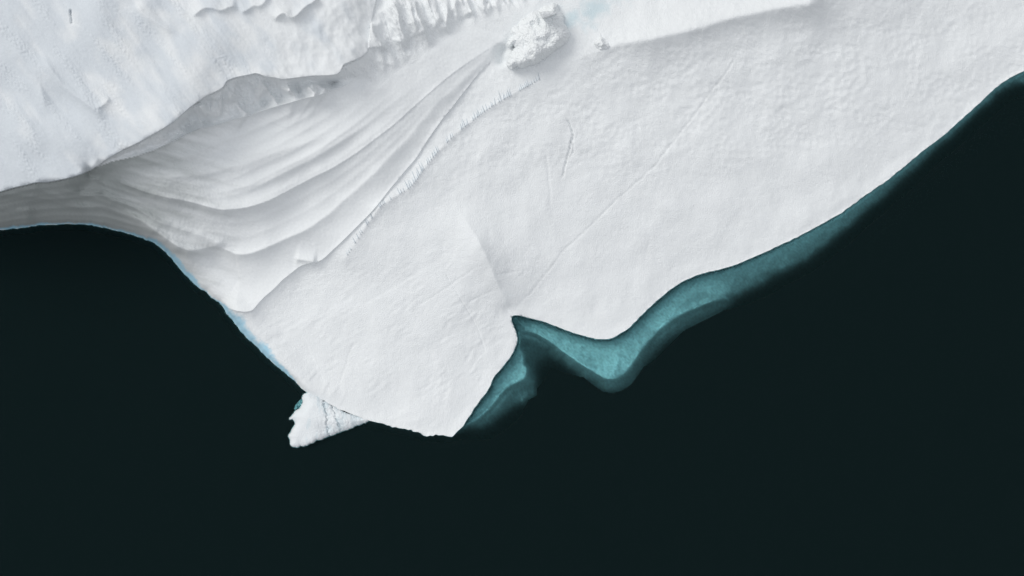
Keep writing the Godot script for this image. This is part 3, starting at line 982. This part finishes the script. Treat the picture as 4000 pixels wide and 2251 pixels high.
func lump(p: PackedVector2Array, cell: float, top: Callable, bottom: Callable, color: Callable) -> ArrayMesh:
	# a solid body inside an outline: top surface, sides down to the bottom and a closed underside
	var box := Rect2(p[0], Vector2.ZERO)
	for q in p:
		box = box.expand(q)
	box = box.grow(cell * 1.5)
	var nx := int(box.size.x / cell) + 1
	var ny := int(box.size.y / cell) + 1
	var v := PackedVector3Array()
	var col := PackedColorArray()
	var where := PackedVector2Array()
	var inside := PackedByteArray()
	for j in ny:
		for i in nx:
			var q := box.position + Vector2(i, j) * cell
			var best := 1e9
			var spot := q
			for n in p.size():
				var s := Geometry2D.get_closest_point_to_segment(q, p[n], p[(n + 1) % p.size()])
				var e := s.distance_squared_to(q)
				if e < best:
					best = e
					spot = s
			var d := sqrt(best)
			var into := Geometry2D.is_point_in_polygon(q, p)
			if into and d > cell * 0.35:
				where.append(q)
				inside.append(2)
				v.append(place(q.x, q.y, top.call(q, d)))
				col.append(color.call(q, d))
			elif d < cell * 1.5:
				where.append(spot)
				inside.append(1)
				v.append(place(spot.x, spot.y, bottom.call(spot)))
				col.append(color.call(spot, 0.0))
			else:
				where.append(q)
				inside.append(0)
				v.append(Vector3.ZERO)
				col.append(Color.WHITE)
	var idx := PackedInt32Array()
	for j in ny - 1:
		for i in nx - 1:
			var a := j * nx + i
			for t in [[a, a + 1, a + nx + 1], [a, a + nx + 1, a + nx]]:
				if inside[t[0]] and inside[t[1]] and inside[t[2]] and inside[t[0]] + inside[t[1]] + inside[t[2]] > 3:
					idx.append_array(PackedInt32Array(t))
	# the underside shares the points on the outline
	var under := PackedInt32Array()
	var twin := {}
	for n in range(0, idx.size(), 3):
		for m in [0, 2, 1]:
			var k := idx[n + m]
			if inside[k] == 1:
				under.append(k)
				continue
			if not twin.has(k):
				twin[k] = v.size()
				v.append(place(where[k].x, where[k].y, bottom.call(where[k]) - 0.1))
				col.append(col[k])
			under.append(twin[k])
	idx.append_array(under)
	var kept := {}
	var vv := PackedVector3Array()
	var cc := PackedColorArray()
	for n in idx.size():
		if not kept.has(idx[n]):
			kept[idx[n]] = vv.size()
			vv.append(v[idx[n]])
			cc.append(col[idx[n]])
		idx[n] = kept[idx[n]]
	v = vv
	col = cc
	return mesh_of(v, idx, col)


func ragged(p: PackedVector2Array, size: float, seed_value: int) -> PackedVector2Array:
	# an outline with small breaks along it
	var n := noise_of(FastNoiseLite.TYPE_SIMPLEX, 0.22, seed_value, 3)
	var q := PackedVector2Array()
	for k in p.size():
		var a := p[k]
		var b := p[(k + 1) % p.size()]
		var steps := maxi(1, int(a.distance_to(b) / 1.6))
		for s in steps:
			var at := a.lerp(b, float(s) / steps)
			q.append(at + Vector2(n.get_noise_2d(at.x, at.y), n.get_noise_2d(at.x + 500.0, at.y)) * size)
	return q


func make_boulder() -> void:
	var root := Node3D.new()
	root.name = "ice_boulder"
	add_child(root)
	tag(root, "rough cracked ice boulder resting in the hollow at the top of the snow ramp", "ice boulder")
	var broken := noise_of(FastNoiseLite.TYPE_CELLULAR, 0.055, 21, 3)
	broken.cellular_return_type = FastNoiseLite.RETURN_DISTANCE2_SUB
	var facet := noise_of(FastNoiseLite.TYPE_CELLULAR, 0.09, 24, 2)
	facet.cellular_return_type = FastNoiseLite.RETURN_CELL_VALUE
	var fine := noise_of(FastNoiseLite.TYPE_SIMPLEX, 0.35, 22, 3)
	var bulk := noise_of(FastNoiseLite.TYPE_SIMPLEX_SMOOTH, 0.05, 23, 2)
	var ground := func(q: Vector2) -> float: return height_at(q.x, q.y) - 0.35
	var top := func(q: Vector2, d: float) -> float:
		return height_at(515.0, 36.0) + 0.25 + 1.3 * (1.0 - exp(-d / 5.0)) + 0.3 * bulk.get_noise_2d(q.x, q.y) + 0.12 * facet.get_noise_2d(q.x, q.y) + 0.26 * broken.get_noise_2d(q.x, q.y) + 0.07 * fine.get_noise_2d(q.x, q.y)
	var white := func(q: Vector2, _d: float) -> Color:
		var u := 1.0 + 0.05 * fine.get_noise_2d(q.x * 1.7, q.y * 1.7)
		return Color(0.82 * u, 0.85 * u, 0.862 * u)
	part("body", lump(ragged(curve("boulder", false), 1.0, 25), 0.6, top, ground, white), mats["crusted"], root)
	var block := PackedVector2Array()
	for q in [[337, 735], [355, 690], [385, 655], [420, 670], [450, 710], [468, 765], [440, 790], [405, 817], [362, 800]]:
		block.append(Vector2(1900.0 + q[0] * 600.0 / 2576.0, q[1] * 600.0 / 2576.0) * 0.256)
	var low := func(q: Vector2, d: float) -> float:
		return height_at(506.0, 44.0) + 0.2 + 0.7 * (1.0 - exp(-d / 2.0)) + 0.2 * facet.get_noise_2d(q.x * 2.0, q.y * 2.0) + 0.06 * fine.get_noise_2d(q.x, q.y)
	part("side_block", lump(block, 0.5, low, ground, white), mats["crusted"], root)
	var cap := PackedVector2Array()
	for q in [[880, 200], [1010, 185], [1120, 190], [1190, 240], [1060, 285], [945, 325], [915, 270]]:
		cap.append(Vector2(1900.0 + q[0] * 600.0 / 2576.0, q[1] * 600.0 / 2576.0) * 0.256)
	var high := func(q: Vector2, d: float) -> float:
		return height_at(515.0, 36.0) + 2.5 - 0.035 * (q.x - 548.0) - 0.02 * (q.y - 14.0) + 0.12 * (1.0 - exp(-d)) + 0.03 * fine.get_noise_2d(q.x, q.y)
	var under := func(_q: Vector2) -> float: return height_at(515.0, 36.0) + 1.2
	part("cap_slab", lump(cap, 0.5, high, under, white), mats["crusted"], root)


func make_mound() -> void:
	var root := Node3D.new()
	root.name = "ice_mound"
	add_child(root)
	tag(root, "small crumbled lump of snowy ice lying beside the blue melt pool", "ice lump")
	var fine := noise_of(FastNoiseLite.TYPE_SIMPLEX, 0.3, 42, 3)
	var facet := noise_of(FastNoiseLite.TYPE_CELLULAR, 0.2, 44, 2)
	facet.cellular_return_type = FastNoiseLite.RETURN_DISTANCE
	var ground := func(q: Vector2) -> float: return height_at(q.x, q.y) - 0.2
	var top := func(q: Vector2, d: float) -> float:
		return height_at(q.x, q.y) + 0.9 * (1.0 - exp(-d / 4.0)) * (0.8 + 0.5 * fine.get_noise_2d(q.x * 0.4, q.y * 0.4)) - 0.02 + 0.25 * facet.get_noise_2d(q.x, q.y) * (1.0 - exp(-d / 2.0))
	var white := func(q: Vector2, _d: float) -> Color:
		var u := 1.0 + 0.03 * fine.get_noise_2d(q.x * 2.0, q.y * 2.0)
		return Color(0.81 * u, 0.838 * u, 0.852 * u)
	part("body", lump(ragged(curve("mound", false), 1.2, 45), 0.6, top, ground, white), mats["crusted"], root)


func make_fragment() -> void:
	var root := Node3D.new()
	root.name = "ice_fragment"
	add_child(root)
	tag(root, "ragged cracked ice fragment floating against the tip of the iceberg", "ice floe")
	var fine := noise_of(FastNoiseLite.TYPE_SIMPLEX, 0.3, 52, 3)
	var bulk := noise_of(FastNoiseLite.TYPE_SIMPLEX_SMOOTH, 0.03, 53, 2)
	var one := curve("fragment_crack_one")
	var two := curve("fragment_crack_two")
	var gap := func(q: Vector2) -> float:
		var best := 1e9
		for line in [one, two]:
			for n in line.size() - 1:
				var at: Vector2 = q + Vector2(fine.get_noise_2d(q.x * 0.6, q.y * 0.6), 0) * 2.0
				best = minf(best, Geometry2D.get_closest_point_to_segment(at, line[n], line[n + 1]).distance_to(at))
		return best
	var facet := noise_of(FastNoiseLite.TYPE_CELLULAR, 0.1, 55, 2)
	facet.cellular_return_type = FastNoiseLite.RETURN_DISTANCE2_SUB
	var ground := func(_q: Vector2) -> float: return -1.2
	var top := func(q: Vector2, d: float) -> float:
		var right := smoothstep(308.0, 330.0, q.x)
		return 0.22 + 0.5 * (1.0 - exp(-d / 3.0)) + 0.25 * bulk.get_noise_2d(q.x, q.y) - 0.2 * exp(-pow(gap.call(q) / 0.6, 2.0)) + (0.01 + 0.03 * right) * fine.get_noise_2d(q.x, q.y) + 0.08 * right * facet.get_noise_2d(q.x, q.y)
	var white := func(q: Vector2, _d: float) -> Color:
		var u := 1.0 + 0.03 * fine.get_noise_2d(q.x * 2.0, q.y * 2.0)
		var c := Color(0.80 * u, 0.838 * u, 0.86 * u)
		var clear := smoothstep(0.0, 0.5, fine.get_noise_2d(q.x * 0.25, q.y * 0.12) + 0.5 * smoothstep(310.0, 330.0, q.x) - 0.25)
		c = c.lerp(Color(0.55, 0.70, 0.76), 0.3 * clear)
		return c
	part("body", lump(ragged(curve("fragment", false), 0.8, 56), 0.7, top, ground, white), mats["crusted"], root)
	var below := func(_q: Vector2) -> float: return -2.5
	var sunk := func(q: Vector2, d: float) -> float: return -0.35 - 0.3 * exp(-d / 2.0) + 0.5 * facet.get_noise_2d(q.x * 1.5, q.y * 1.5)
	var teal := func(_q: Vector2, _d: float) -> Color: return Color(0.74, 0.80, 0.82)
	part("submerged_toe", lump(ragged(curve("toe", false), 0.6, 57), 0.6, sunk, below, teal), mats["submerged"], root)
